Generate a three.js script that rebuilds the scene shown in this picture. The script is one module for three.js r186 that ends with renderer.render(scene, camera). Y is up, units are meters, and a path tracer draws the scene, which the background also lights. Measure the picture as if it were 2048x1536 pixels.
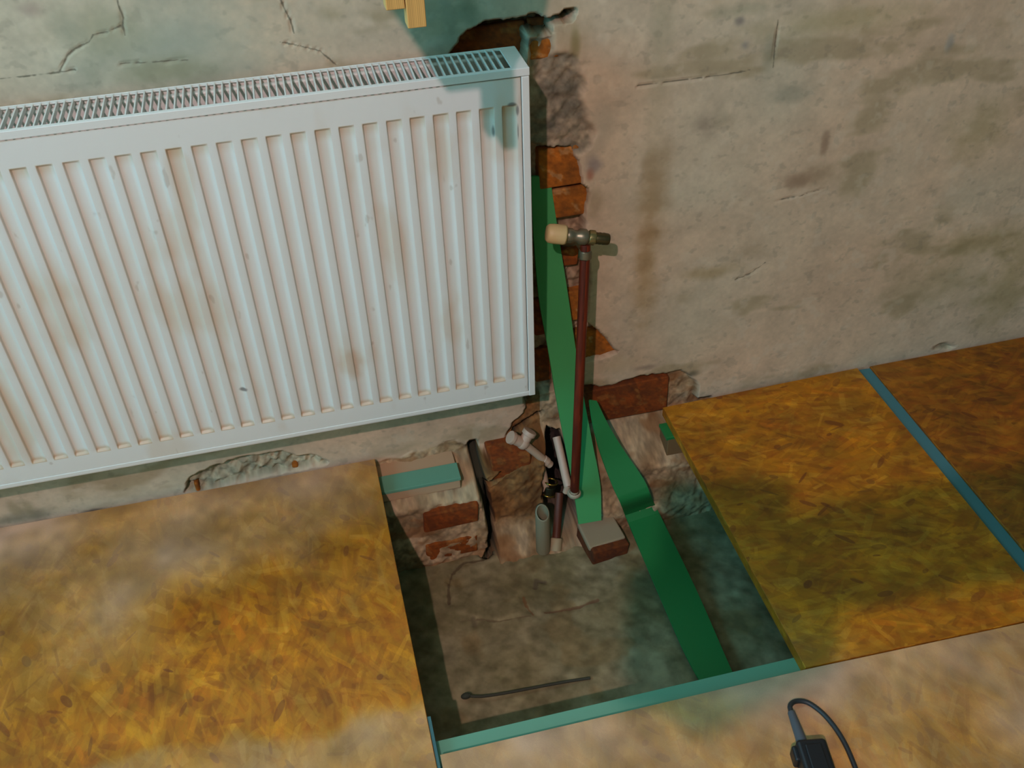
import * as THREE from 'three';
import { mergeGeometries, toCreasedNormals } from 'three/addons/utils/BufferGeometryUtils.js';
import { RoundedBoxGeometry } from 'three/addons/geometries/RoundedBoxGeometry.js';
import { MarchingCubes } from 'three/addons/objects/MarchingCubes.js';
import { RectAreaLightUniformsLib } from 'three/addons/lights/RectAreaLightUniformsLib.js';

// ---------------------------------------------------------------- camera, light, exposure
const scene = new THREE.Scene();
const camera = new THREE.PerspectiveCamera(42.892, 2048 / 1536, 0.02, 40);
camera.position.set(-0.3219, 1.3357, 1.449);
camera.rotation.set(-0.688, -0.2121, -0.0384, 'YXZ');
camera.updateMatrixWorld(true);
scene.background = new THREE.Color().setRGB(0.10, 0.60, 1.00);          // overcast daylight outside the windows
const renderer = new THREE.WebGLRenderer({ antialias: true });
renderer.toneMapping = THREE.LinearToneMapping;
renderer.toneMappingExposure = 1.0;
renderer.shadowMap.enabled = true;
RectAreaLightUniformsLib.init();
const LAMP = [-1.0, 2.56, 2.5];                                          // unseen bulb, placed where the cast shadows point
const LAMP_COLOR = new THREE.Color().setRGB(1.0, 0.69, 0.74);
const LAMP_POWER = 12.6;
const DAY_COLOR = new THREE.Color().setRGB(0.10, 0.64, 0.88);
const DAY_POWER = 7.8, SILL_POWER = 4.0;
const WIN1 = { x0: -1.15, x1: -0.08, y0: 1.16, y1: 2.35 };               // unseen window above the radiator, lights the grille
const WIN2 = { z0: 0.7, z1: 2.5, y0: 0.95, y1: 2.3 };                    // unseen window in the left wall, placed to cool the shadows
const ROOM = { x0: -2.6, x1: 2.4, z1: 3.9, top: 2.8 };

// ---------------------------------------------------------------- helpers
let seed = 7;
const rnd = () => { seed = (seed * 1664525 + 1013904223) >>> 0; return seed / 4294967296; };
const rr = (a, b) => a + (b - a) * rnd();
const clamp = (v, a = 0, b = 1) => Math.min(b, Math.max(a, v));
const lerp = (a, b, t) => a + (b - a) * t;
const sst = (a, b, v) => { const t = clamp((v - a) / (b - a)); return t * t * (3 - 2 * t); };
const hash = (i, j, s) => { let h = (i * 374761393 + j * 668265263 + s * 1442695041) | 0; h = Math.imul(h ^ (h >>> 13), 1274126177); return ((h ^ (h >>> 16)) >>> 0) / 4294967296; };
function vn(x, y, s = 0) {
  const i = Math.floor(x), j = Math.floor(y), fx = x - i, fy = y - j, u = fx * fx * (3 - 2 * fx), v = fy * fy * (3 - 2 * fy);
  return lerp(lerp(hash(i, j, s), hash(i + 1, j, s), u), lerp(hash(i, j + 1, s), hash(i + 1, j + 1, s), u), v) * 2 - 1;
}
function fbm(x, y, s = 0, n = 4) { let a = 0.5, r = 0; for (let k = 0; k < n; k++) { r += a * vn(x, y, s + k); x = x * 2.03 + 5.1; y = y * 2.03 + 3.7; a *= 0.5; } return r; }
function makePoly(p) { let x0 = 9, x1 = -9, y0 = 9, y1 = -9; for (const [x, y] of p) { x0 = Math.min(x0, x); x1 = Math.max(x1, x); y0 = Math.min(y0, y); y1 = Math.max(y1, y); } return { p, x0, x1, y0, y1 }; }
function sd(P, x, y) {                                                    // signed distance, positive inside
  if (x < P.x0 - 0.03 || x > P.x1 + 0.03 || y < P.y0 - 0.03 || y > P.y1 + 0.03) return -0.03;
  let d = 1e9, inside = false; const p = P.p;
  for (let i = 0, j = p.length - 1; i < p.length; j = i++) {
    const ax = p[j][0], ay = p[j][1], bx = p[i][0] - ax, by = p[i][1] - ay, t = clamp(((x - ax) * bx + (y - ay) * by) / (bx * bx + by * by));
    d = Math.min(d, Math.hypot(x - ax - bx * t, y - ay - by * t));
    if ((p[i][1] > y) !== (ay > y) && x < ax + bx * (y - ay) / by) inside = !inside;
  }
  return inside ? d : -d;
}
function ld(p, x, y) {                                                    // distance to a polyline
  let d = 1e9;
  for (let i = 1; i < p.length; i++) {
    const ax = p[i - 1][0], ay = p[i - 1][1], bx = p[i][0] - ax, by = p[i][1] - ay, t = clamp(((x - ax) * bx + (y - ay) * by) / (bx * bx + by * by));
    d = Math.min(d, Math.hypot(x - ax - bx * t, y - ay - by * t));
  }
  return d;
}
function makeLine(p) { let x0 = 9, x1 = -9, y0 = 9, y1 = -9; for (const [x, y] of p) { x0 = Math.min(x0, x); x1 = Math.max(x1, x); y0 = Math.min(y0, y); y1 = Math.max(y1, y); } return { p, x0, x1, y0, y1 }; }
const nearLine = (L, x, y) => (x < L.x0 - 0.03 || x > L.x1 + 0.03 || y < L.y0 - 0.03 || y > L.y1 + 0.03) ? 0.03 : ld(L.p, x, y);
function dataTex(w, h, fn, repeat) {
  const a = new Uint8Array(w * h * 4);
  for (let j = 0; j < h; j++) for (let i = 0; i < w; i++) { const c = fn((i + 0.5) / w, (j + 0.5) / h), k = (j * w + i) * 4; a[k] = clamp(c[0], 0, 255); a[k + 1] = clamp(c[1], 0, 255); a[k + 2] = clamp(c[2], 0, 255); a[k + 3] = 255; }
  const t = new THREE.DataTexture(a, w, h); t.magFilter = THREE.LinearFilter; t.minFilter = THREE.LinearFilter; t.colorSpace = THREE.SRGBColorSpace;
  if (repeat) t.wrapS = t.wrapT = THREE.RepeatWrapping;
  t.needsUpdate = true; return t;
}
const mixc = (a, b, t) => [lerp(a[0], b[0], t), lerp(a[1], b[1], t), lerp(a[2], b[2], t)];
const std = (color, roughness = 0.8, extra = {}) => new THREE.MeshStandardMaterial({ color, roughness, ...extra });
const used = {};
function numbered(n) { const k = (used[n] = (used[n] ?? -1) + 1); return k ? `${n}_${String(k).padStart(3, '0')}` : n; }
function mesh(name, geo, material, parent) { const m = new THREE.Mesh(geo, material); m.name = parent === scene ? numbered(name) : name; m.castShadow = m.receiveShadow = true; parent.add(m); return m; }
function childNo(parent, name) { const n = parent.children.filter((c) => c.name === name || c.name.startsWith(name + '_0')).length; return n ? `${name}_${String(n).padStart(3, '0')}` : name; }
function part(parent, name, geo, material) { return mesh(childNo(parent, name), geo, material, parent); }
function thing(name, label, category, pos = [0, 0, 0], group) { const g = new THREE.Group(); g.name = numbered(name); g.position.set(...pos); g.userData = { label, category }; if (group) g.userData.group = group; scene.add(g); return g; }
function struct(name, label) { const g = new THREE.Group(); g.name = name; g.userData = { kind: 'structure' }; if (label) g.userData.label = label; scene.add(g); return g; }
const box = (x0, x1, y0, y1, z0, z1) => new THREE.BoxGeometry(x1 - x0, y1 - y0, z1 - z0).translate((x0 + x1) / 2, (y0 + y1) / 2, (z0 + z1) / 2);
const rbox = (x0, x1, y0, y1, z0, z1, r = 0.002, s = 2) => new RoundedBoxGeometry(x1 - x0, y1 - y0, z1 - z0, s, r).translate((x0 + x1) / 2, (y0 + y1) / 2, (z0 + z1) / 2);
const merge = (list) => mergeGeometries(list.map((g) => { const n = g.index ? g.toNonIndexed() : g.clone(); for (const k of Object.keys(n.attributes)) if (!['position', 'normal', 'uv'].includes(k)) n.deleteAttribute(k); return n; }));
const V = (a) => new THREE.Vector3(...a);
const tube = (pts, r, seg = 40, rad = 14) => new THREE.TubeGeometry(new THREE.CatmullRomCurve3(pts.map(V), false, 'centripetal'), seg, r, rad, false);
function along(geo, a, b) {                                               // a geometry built along +y from 0, laid from a towards b
  const d = V(b).sub(V(a)).normalize(); return geo.applyMatrix4(new THREE.Matrix4().makeRotationFromQuaternion(new THREE.Quaternion().setFromUnitVectors(new THREE.Vector3(0, 1, 0), d)).setPosition(...a));
}
const lathe = (pts, seg = 24) => new THREE.LatheGeometry(pts.map((p) => new THREE.Vector2(p[0], p[1])), seg);
const rod = (r, l, seg = 20, c = 0.0008) => lathe([[0, 0], [r - c, 0], [r, c], [r, l - c], [r - c, l], [0, l]], seg);
function gridGeo(xs, ys, fn, skip) {                                      // fn(u, v) -> [x, y, z]
  const nx = xs.length, ny = ys.length, pos = new Float32Array(nx * ny * 3), uv = new Float32Array(nx * ny * 2), idx = [];
  for (let j = 0; j < ny; j++) for (let i = 0; i < nx; i++) { const q = fn(xs[i], ys[j]); pos.set(q.slice(0, 3), (j * nx + i) * 3); uv.set(q.slice(3, 5), (j * nx + i) * 2); }
  for (let j = 0; j < ny - 1; j++) for (let i = 0; i < nx - 1; i++) {
    if (skip && skip((xs[i] + xs[i + 1]) / 2, (ys[j] + ys[j + 1]) / 2)) continue;
    const a = j * nx + i, b = a + 1, c = a + nx, d = c + 1; idx.push(a, b, d, a, d, c);
  }
  const g = new THREE.BufferGeometry(); g.setAttribute('position', new THREE.BufferAttribute(pos, 3)); g.setAttribute('uv', new THREE.BufferAttribute(uv, 2)); g.setIndex(idx); g.computeVertexNormals(); return g;
}
function steps(...seg) { const o = []; for (const [a, b, s] of seg) { const n = Math.max(1, Math.round((b - a) / s)); for (let k = 0; k < n; k++) o.push(a + (b - a) * k / n); } o.push(seg[seg.length - 1][1]); return o; }
function ribbon(rows, thick) {                                            // rows of [left point, right point]; a strip with real thickness
  const L = new THREE.CatmullRomCurve3(rows.map((r) => V(r[0])), false, 'centripetal'), R = new THREE.CatmullRomCurve3(rows.map((r) => V(r[1])), false, 'centripetal'), n = 36, ring = [];
  for (let k = 0; k <= n; k++) {
    const a = L.getPoint(k / n), b = R.getPoint(k / n), t = L.getTangent(k / n).add(R.getTangent(k / n)).normalize(), w = b.clone().sub(a).normalize(), nn = new THREE.Vector3().crossVectors(w, t).normalize().multiplyScalar(thick / 2);
    ring.push([a.clone().add(nn), b.clone().add(nn), b.clone().sub(nn), a.clone().sub(nn)]);
  }
  const pos = [], uv = []; const tri = (p, q, r) => { for (const v of [p, q, r]) { pos.push(v.x, v.y, v.z); uv.push(v.x, v.y); } };
  const quad = (p, q, r, s) => { tri(p, q, r); tri(p, r, s); };
  for (let k = 0; k < n; k++) for (let i = 0; i < 4; i++) quad(ring[k][i], ring[k + 1][i], ring[k + 1][(i + 1) % 4], ring[k][(i + 1) % 4]);
  quad(...ring[0]); quad(...ring[n].slice().reverse());
  const g = new THREE.BufferGeometry(); g.setAttribute('position', new THREE.Float32BufferAttribute(pos, 3)); g.setAttribute('uv', new THREE.Float32BufferAttribute(uv, 2));
  return toCreasedNormals(g, 0.6);
}

// ---------------------------------------------------------------- wall at the back: plaster with chased-out masonry
const P_MORTAR = makePoly([[0.0315, 0.8017], [0.0773, 0.7934], [0.0805, 0.7697], [0.1113, 0.763], [0.1247, 0.7406], [0.1352, 0.7107], [0.1274, 0.6824], [0.14, 0.6464], [0.1526, 0.6254], [0.1446, 0.5969], [0.1265, 0.584], [0.0273, 0.6092]]);
const P_CHASE = makePoly([[0.0275, 0.6198], [0.0657, 0.6072], [0.1028, 0.5983], [0.1223, 0.5681], [0.1301, 0.5293], [0.1375, 0.5167], [0.1339, 0.4703], [0.1356, 0.4295], [0.1452, 0.3321], [0.1413, 0.2361], [0.1736, 0.1926], [0.2091, 0.1483], [0.1699, 0.1441], [0.1349, 0.1415], [0.1322, 0.057], [0.0151, 0.0546]]);
const P_TOP = makePoly([[-0.1003, 0.752], [-0.0823, 0.7857], [-0.0732, 0.8059], [-0.0594, 0.8187], [-0.0361, 0.8235], [0.0242, 0.8251], [0.0726, 0.8221], [0.0931, 0.8251], [0.0964, 0.8112], [0.0742, 0.8106], [0.0741, 0.7938], [0.0361, 0.7966], [0.0349, 0.7354], [0.0057, 0.7309]]);
const P_HOLE = makePoly([[0.0923, 0.8267], [0.1073, 0.8273], [0.1091, 0.8113], [0.0948, 0.8098]]);
const P_LOW = makePoly([[-0.359, -0.0363], [-0.2968, -0.0216], [-0.2459, -0.0193], [-0.223, -0.014], [-0.1841, -0.0126], [-0.1527, -0.0052], [-0.1321, -0.0048], [-0.1022, -0.0232], [-0.0506, -0.0402], [-0.0343, -0.0274], [-0.023, -0.0052], [-0.0065, 0.0195], [0.0127, 0.0365], [0.0278, 0.0676], [0.1297, 0.0839], [0.172, 0.0692], [0.2091, 0.0702], [0.2567, 0.0794], [0.3106, 0.0755], [0.3451, 0.0772], [0.359, 0.0676], [0.3882, 0.0264], [0.3905, -0.0097], [0.4179, -0.0131], [0.6081, -0.9761], [-0.437, -0.6004]]);
const P_PIPES = makePoly([[0.033, -0.0742], [0.0441, -0.0415], [0.0592, -0.02], [0.0847, -0.029], [0.1043, -0.0706], [0.114, -0.1615], [0.1078, -0.2215], [0.0313, -0.2005]]);
const P_PATCH = makePoly([[-0.6691, -0.0098], [-0.6559, 0.0141], [-0.6291, 0.0327], [-0.606, 0.0441], [-0.5478, 0.0531], [-0.4728, 0.0487], [-0.4465, 0.0341], [-0.4132, 0.0244], [-0.3915, -0.0002], [-0.4506, -0.0015], [-0.5216, -0.0077], [-0.6432, -0.0168]]);
const P_DENT = makePoly([[0.9372, 0.0041], [0.9454, 0.0189], [0.9622, 0.0195], [0.9858, 0.005], [0.9926, -0.0103]]);
const L_SLOT = makeLine([[-0.0974, -0.0206], [-0.0956, -0.0645], [-0.0888, -0.1169], [-0.0867, -0.1621], [-0.0912, -0.2146], [-0.1071, -0.2525]]), L_SLOT2 = makeLine([[0.01, -0.0282], [-0.005, -0.037], [-0.0368, -0.0487], [-0.0636, -0.0631], [-0.0907, -0.0804]]);
const L_UPPER = makeLine([[-0.0076, -0.0159], [0.0117, -0.0067], [0.0267, 0.0062], [0.051, 0.0113]]);
const CRACKS = [
  [makeLine([[-0.5359, 0.9238], [-0.5384, 0.9054], [-0.537, 0.8864], [-0.5405, 0.8758], [-0.5406, 0.8634]]), 0.0022], [makeLine([[-0.639, 0.8241], [-0.6237, 0.8436], [-0.6105, 0.8519], [-0.5898, 0.8593], [-0.5819, 0.8681], [-0.5628, 0.87], [-0.5437, 0.8762]]), 0.0018],
  [makeLine([[-0.3231, 0.8951], [-0.3202, 0.8796], [-0.3139, 0.8592], [-0.3115, 0.8403]]), 0.0016], [makeLine([[-0.3333, 0.8298], [-0.3061, 0.8208], [-0.2787, 0.8102], [-0.2586, 0.7868]]), 0.0014],
  [makeLine([[-0.7189, 0.8225], [-0.6595, 0.8223], [-0.6192, 0.8231]]), 0.0012], [makeLine([[0.2186, 0.6944], [0.265, 0.6945], [0.3258, 0.6945], [0.3872, 0.6954], [0.4136, 0.6973]]), 0.0014], [makeLine([[0.4549, 0.6957], [0.4538, 0.7261], [0.4516, 0.7753]]), 0.0016],
  [makeLine([[-0.558, 0.8243], [-0.497, 0.8214], [-0.4656, 0.8191]]), 0.0014], [makeLine([[0.4387, 0.2783], [0.4686, 0.2867], [0.4968, 0.3078]]), 0.0016], [makeLine([[0.5071, 0.441], [0.5466, 0.4431], [0.5855, 0.4494]]), 0.0010],
];
const C_PLASTER = [210, 192, 164], C_WARM = [212, 180, 148], C_COOL = [184, 178, 154];
const STAINS = [                                                          // centre, radii, colour, strength
  [[0.2608, 0.4996, 0], 0.024, 0.075, [150, 116, 74], 0.5], [[0.2524, 0.4098, 0], 0.016, 0.11, [158, 124, 78], 0.45], [[0.2534, 0.3123, 0], 0.02, 0.08, [150, 118, 66], 0.4], [[0.2537, 0.7332, 0], 0.018, 0.16, [162, 152, 122], 0.45],
  [[0.5409, 0.4765, 0], 0.03, 0.014, [138, 104, 80], 0.6], [[0.5797, 0.4807, 0], 0.04, 0.018, [140, 116, 84], 0.45], [[0.3843, 0.3053, 0], 0.05, 0.012, [150, 122, 74], 0.55], [[0.4612, 0.3419, 0], 0.03, 0.02, [146, 122, 92], 0.4],
  [[0.3432, 0.61, 0], 0.016, 0.014, [142, 126, 108], 0.6], [[0.379, 0.6142, 0], 0.02, 0.014, [142, 130, 104], 0.5], [[0.4939, 0.6439, 0], 0.03, 0.014, [140, 138, 118], 0.5], [[0.5775, 0.5449, 0], 0.006, 0.016, [130, 100, 76], 0.6],
  [[0.5813, 0.761, 0], 0.12, 0.02, [156, 144, 92], 0.45], [[0.8926, 0.5253, 0], 0.05, 0.045, [140, 120, 72], 0.5], [[0.9806, 0.2755, 0], 0.12, 0.03, [140, 122, 70], 0.5], [[0.9021, 0.1934, 0], 0.1, 0.06, [146, 134, 92], 0.45], [[1.0752, 0.1617, 0], 0.05, 0.1, [140, 128, 76], 0.5],
  [[-0.4563, 0.8468, 0], 0.11, 0.09, [158, 164, 146], 0.7], [[-0.571, 0.8737, 0], 0.06, 0.03, [168, 156, 116], 0.4], [[-0.6093, 0.878, 0], 0.02, 0.02, [150, 148, 128], 0.5], [[-0.6511, 0.9095, 0], 0.012, 0.008, [150, 122, 112], 0.5], [[-0.5001, 0.8086, 0], 0.06, 0.016, [140, 132, 92], 0.5],
  [[0.0948, 0.7991, 0], 0.03, 0.05, [176, 148, 112], 0.7], [[0.1111, 0.7779, 0], 0.006, 0.022, [124, 110, 60], 0.7], [[-0.0553, 0.8485, 0], 0.018, 0.03, [112, 112, 84], 0.7], [[-0.081, 0.8038, 0], 0.016, 0.04, [126, 124, 100], 0.6],
  [[-0.9639, 0.0042, 0], 0.05, 0.012, [118, 112, 92], 0.8], [[-0.965, 0.0276, 0], 0.008, 0.016, [140, 130, 98], 0.6], [[-0.9439, 0.0244, 0], 0.008, 0.016, [140, 130, 98], 0.6], [[-0.8378, -0.0119, 0], 0.018, 0.005, [58, 52, 46], 0.9],  // last entry stands for a dark hole, painted flat
  [[0.1604, 0.6261, 0], 0.02, 0.03, [150, 146, 128], 0.5], [[0.1489, 0.5642, 0], 0.012, 0.012, [110, 104, 110], 0.6], [[0.1405, 0.5448, 0], 0.006, 0.01, [156, 84, 60], 0.7], [[0.1506, 0.4972, 0], 0.012, 0.03, [152, 130, 96], 0.5],
  [[0.3728, 0.0606, 0], 0.011, 0.007, [98, 92, 72], 0.9], [[0.2072, 0.1185, 0], 0.04, 0.014, [196, 168, 130], 0.6], [[0.2662, 0.0994, 0], 0.02, 0.005, [122, 104, 90], 0.6], [[0.7812, 0.7009, 0], 0.006, 0.012, [120, 130, 134], 0.5], [[-0.112, 0.8444, 0], 0.04, 0.05, [166, 166, 146], 0.4],
  [[0.383, 0.7985, 0], 0.05, 0.01, [138, 138, 110], 0.5], [[0.3852, 0.781, 0], 0.008, 0.006, [110, 104, 102], 0.7], [[0.3991, 0.7407, 0], 0.006, 0.006, [118, 118, 118], 0.6], [[0.4461, 0.7187, 0], 0.01, 0.03, [134, 136, 116], 0.5],
];
const jit = (x, y) => 0.008 * fbm(x * 45, y * 45, 11, 3);
function footing(x, y) {                                                  // how far the masonry below the plaster stands forward
  const e = 0.010 * fbm(y * 30, x * 20, 3, 3);
  const b = 0.024 * fbm(x * 22, 3, 9, 3) - 0.022 - 0.02 * sst(-0.2, -0.13, x);
  const left = 0.108 * sst(b, b - 0.036, y) - 0.014 * sst(-0.01, 0.0, y) + 0.012 * sst(-0.06, -0.2, y);
  const mid = -0.014 + 0.084 * sst(-0.012, -0.05, y) + 0.012 * sst(-0.09, -0.165, y) + 0.085 * sst(-0.17, -0.235, y);
  const right = -0.016 + 0.115 * sst(-0.028, -0.09, y + 0.3 * e) + 0.03 * sst(-0.1, -0.2, y);
  return lerp(lerp(left, mid, sst(-0.088, -0.082, x + e * 0.3)), right, sst(0.128, 0.15, x + e));
}
function wallAt(x, y) {                                                   // depth and the weights that the colour uses
  const n = jit(x, y), rough = fbm(x * 70, y * 70, 21, 4);
  const w = { mort: 0, chase: 0, top: 0, hole: 0, low: 0, pipes: 0, patch: 0, slot: 0, crack: 0 };
  let z = 0.0016 * fbm(x * 6, y * 6, 31, 2) + 0.0003 * fbm(x * 60, y * 60, 33, 2);
  if (y > 1.0) return { z, w };
  const put = (k, P, depth, r, soft = 0.004) => { const d = sd(P, x, y) + n; w[k] = sst(-0.001, soft, d); z = lerp(z, depth + r * rough, w[k]); };
  put('mort', P_MORTAR, -0.009, 0.007, 0.012);
  put('patch', P_PATCH, -0.016, 0.016);
  { const d = sd(P_DENT, x, y); const s = sst(0, 0.006, d); w.patch = Math.max(w.patch, s); z -= 0.012 * s; }
  put('chase', P_CHASE, -0.03, 0.012);
  put('top', P_TOP, -0.045, 0.012);
  put('hole', P_HOLE, -0.10, 0, 0.003);
  { const d = sd(P_LOW, x, y) + n * 0.8; w.low = sst(-0.001, 0.004, d); if (w.low > 0) z = lerp(z, footing(x, y) + 0.006 * rough + 0.006 * fbm(x * 24, y * 24, 23, 2), w.low); }
  put('pipes', P_PIPES, -0.07, 0.006, 0.006);
  { const q = 0.003 * fbm(x * 90, y * 60, 41, 2), d = nearLine(L_SLOT, x, y) + q; w.slot = Math.max(sst(0.0105, 0.0075, d), sst(0.007, 0.004, nearLine(L_SLOT2, x, y) + q)); z = lerp(z, Math.min(z, footing(x, y) - 0.06), w.slot); }
  { const d = nearLine(L_UPPER, x, y) + 0.004 * rough; const s = sst(0.006, 0.003, d); w.slot = Math.max(w.slot, s); z = lerp(z, -0.04, s); }
  for (const [L, wd] of CRACKS) { const d = nearLine(L, x, y); if (d < 0.02) { const s = sst(wd * 0.8, wd * 0.2, d + 0.0016 * fbm(x * 120, y * 120, 51, 2)); if (s > w.crack) w.crack = s; z -= 0.003 * s; } }
  return { z, w };
}
const TX = { x0: -1.06, x1: 1.30, y0: -0.27, y1: 0.95 };
function wallColor(u, v) {
  const x = lerp(TX.x0, TX.x1, u), y = lerp(TX.y0, TX.y1, v), { w } = wallAt(x, y), f1 = fbm(x * 5, y * 5, 61, 4), f2 = fbm(x * 28, y * 34, 63, 4), f3 = fbm(x * 140, y * 140, 65, 3);
  let c = mixc(mixc(C_PLASTER, C_COOL, clamp(0.35 + f1 * 1.1)), C_WARM, clamp(0.35 + 0.35 * sst(0.9, 0.1, Math.abs(x - 0.2)) * sst(0.8, 0.3, y) + fbm(x * 3 + 4, y * 3, 67, 3)));
  c = c.map((k) => k * (1 + 0.07 * f2 + 0.05 * f3 + 0.07 * f1));
  c = mixc(c, [150, 132, 96], 0.5 * sst(0.22, 0.5, fbm(x * 6, y * 14, 71, 4)));
  c = mixc(c, [128, 118, 100], 0.2 * sst(0.26, 0.5, fbm(x * 60, y * 75, 73, 3))); c = mixc(c, [222, 206, 180], 0.25 * sst(0.2, 0.5, fbm(x * 45 + 7, y * 45, 75, 3)));
  for (const [p, rx, ry, k, a] of STAINS) { const dx = (x - p[0]) / rx, dy = (y - p[1]) / ry, d = dx * dx + dy * dy; if (d < 5) c = mixc(c, k, 0.8 * a * sst(1.9, 0.0, Math.sqrt(d) + 0.7 * f2)); }
  const lump = (a, b, s) => mixc(a, b, clamp(0.5 + 1.3 * s)).map((k) => k * (1 + 0.25 * f3));
  c = mixc(c, [104, 96, 78], w.crack * 0.75);
  c = mixc(c, lump([112, 106, 90], [164, 146, 120], f2), w.mort);
  c = mixc(c, lump([136, 134, 110], [184, 174, 144], f2 + 0.2), w.patch);
  c = mixc(c, lump([118, 88, 62], [176, 148, 118], f2 + 0.1), w.chase);
  c = mixc(c, lump([82, 58, 34], [112, 84, 56], f2), w.top);
  let low = lump([136, 108, 74], [186, 158, 122], f2 + 0.15);
  low = mixc(low, [140, 88, 46], 0.5 * sst(0.1, 0.4, fbm(x * 18, y * 40, 77, 3)));
  if (x > -0.09 && x < 0.05) low = mixc(low, lump([104, 66, 28], [150, 104, 58], f2), sst(-0.19, -0.15, y));
  c = mixc(c, low, w.low);
  c = mixc(c, [60, 48, 40], w.pipes); c = mixc(c, [62, 58, 42], w.slot); c = mixc(c, [14, 14, 16], w.hole);  // shade of pipe cavity, slot and hole painted in as dark colour
  return c;
}
const wallTex = dataTex(2048, 1060, wallColor);
const wallMat = std(0xffffff, 0.93, { map: wallTex });
const wallBack = struct('wall_back'), floor = struct('floor'); let foundationGeo;
{
  const xs = steps([ROOM.x0, -1.15, 0.08], [-1.15, -0.68, 0.01], [-0.68, 0.46, 0.0035], [0.46, 1.3, 0.01], [1.3, ROOM.x1, 0.08]);
  const ys = steps([0, 0.95, 0.0035], [0.95, 1.16, 0.03], [1.16, 2.35, 0.08], [2.35, ROOM.top, 0.09]);
  const inWin = (x, y) => x > WIN1.x0 && x < WIN1.x1 && y > WIN1.y0 && y < WIN1.y1;
  part(wallBack, 'plaster', gridGeo(xs, ys, (x, y) => [x, y, wallAt(x, y).z, (x - TX.x0) / (TX.x1 - TX.x0), (y - TX.y0) / (TX.y1 - TX.y0)], inWin), wallMat);
  foundationGeo = gridGeo(xs, steps([-0.27, 0, 0.003506]), (x, y) => [x, y, wallAt(x, y).z, (x - TX.x0) / (TX.x1 - TX.x0), (y - TX.y0) / (TX.y1 - TX.y0)]);
  const X0 = ROOM.x0 - 0.3, X1 = ROOM.x1 + 0.3, zb = -0.36, zf = -0.12, core = std(0x8a7a64, 0.95);
  part(wallBack, 'masonry', merge([box(X0, WIN1.x0, -0.5, ROOM.top, zb, zf), box(WIN1.x1, X1, -0.5, ROOM.top, zb, zf), box(WIN1.x0, WIN1.x1, -0.5, WIN1.y0, zb, zf), box(WIN1.x0, WIN1.x1, WIN1.y1, ROOM.top, zb, zf)]), core);
  part(wallBack, 'reveal', merge([box(WIN1.x0 - 0.02, WIN1.x0 + 0.001, WIN1.y0, WIN1.y1, zf, 0), box(WIN1.x1 - 0.001, WIN1.x1 + 0.02, WIN1.y0, WIN1.y1, zf, 0), box(WIN1.x0, WIN1.x1, WIN1.y1 - 0.001, WIN1.y1 + 0.02, zf, 0), box(WIN1.x0, WIN1.x1, WIN1.y0 - 0.02, WIN1.y0 + 0.001, zf, 0)]), std(0xb8ab94, 0.9));
}
// bricks that show where the plaster is gone; each one is a piece of the wall
const brickTex = dataTex(256, 256, (u, v) => { const a = fbm(u * 9, v * 9, 81, 5), b = fbm(u * 40, v * 40, 83, 3); let c = mixc([178, 100, 22], [136, 78, 16], clamp(0.5 + a)); c = mixc(c, [188, 150, 112], 0.55 * sst(0.2, 0.45, fbm(u * 12 + 3, v * 12, 85, 4))); return c.map((k) => k * (1 + 0.25 * b)); }, true);
const brickMats = [0xffffff, 0xe0c8a8, 0xccaa78, 0xfff0d8].map((c) => std(c, 0.92, { map: brickTex }));
function brickGeo(x0, x1, y0, y1, z0, z1, s) {
  const g = new RoundedBoxGeometry(x1 - x0, y1 - y0, z1 - z0, 3, 0.004), p = g.attributes.position, uv = g.attributes.uv;
  for (let i = 0; i < p.count; i++) {
    const x = p.getX(i), y = p.getY(i), z = p.getZ(i);
    uv.setXY(i, (x + y * 0.3 + s) * 4, (y + z) * 4 + s);
    p.setXYZ(i, x + 0.003 * fbm(y * 60 + s, z * 60, 91, 2), y + 0.005 * fbm(x * 40 + s, z * 50, 93, 2), z + 0.003 * fbm(x * 40 + s, y * 40, 95, 2));
  }
  g.computeVertexNormals(); return g.translate((x0 + x1) / 2, (y0 + y1) / 2, (z0 + z1) / 2);
}
const BRICKS = [                                                          // two opposite corners on the wall, front and depth, tone
  [[[-0.6466, 0.006], [-0.6383, -0.0197]], -0.005, 0], [[[-0.4586, 0.0049], [-0.4465, -0.0161]], -0.006, 0], [[[-0.0843, 0.8075], [0.0396, 0.7542]], -0.033, 2], [[[0.044, 0.8101], [0.0791, 0.7829]], -0.036, 2], [[[0.04, 0.7865], [0.0881, 0.7557]], -0.006, 0], 
  [[[0.0519, 0.5991], [0.1367, 0.5271]], -0.008, 0], [[[0.0544, 0.5206], [0.1435, 0.4653]], -0.010, 0], [[[0.0828, 0.3932], [0.1266, 0.3598]], -0.014, 1], [[[0.0905, 0.3025], [0.1424, 0.2348]], -0.013, 0],
  [[[0.0986, 0.2055], [0.2169, 0.1393]], -0.012, 0], [[[0.0428, 0.2936], [0.0714, 0.2087]], -0.02, 2], [[[0.0429, 0.1757], [0.0749, 0.0931]], -0.02, 2], [[[0.1383, 0.0688], [0.32, -0.0213]], 0.004, 2],
];
for (const [[a, b], z, m] of BRICKS) part(wallBack, 'brick', brickGeo(Math.min(a[0], b[0]), Math.max(a[0], b[0]), Math.min(a[1], b[1]), Math.max(a[1], b[1]), z - 0.055, z, a[0] * 7), brickMats[m]);
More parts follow.
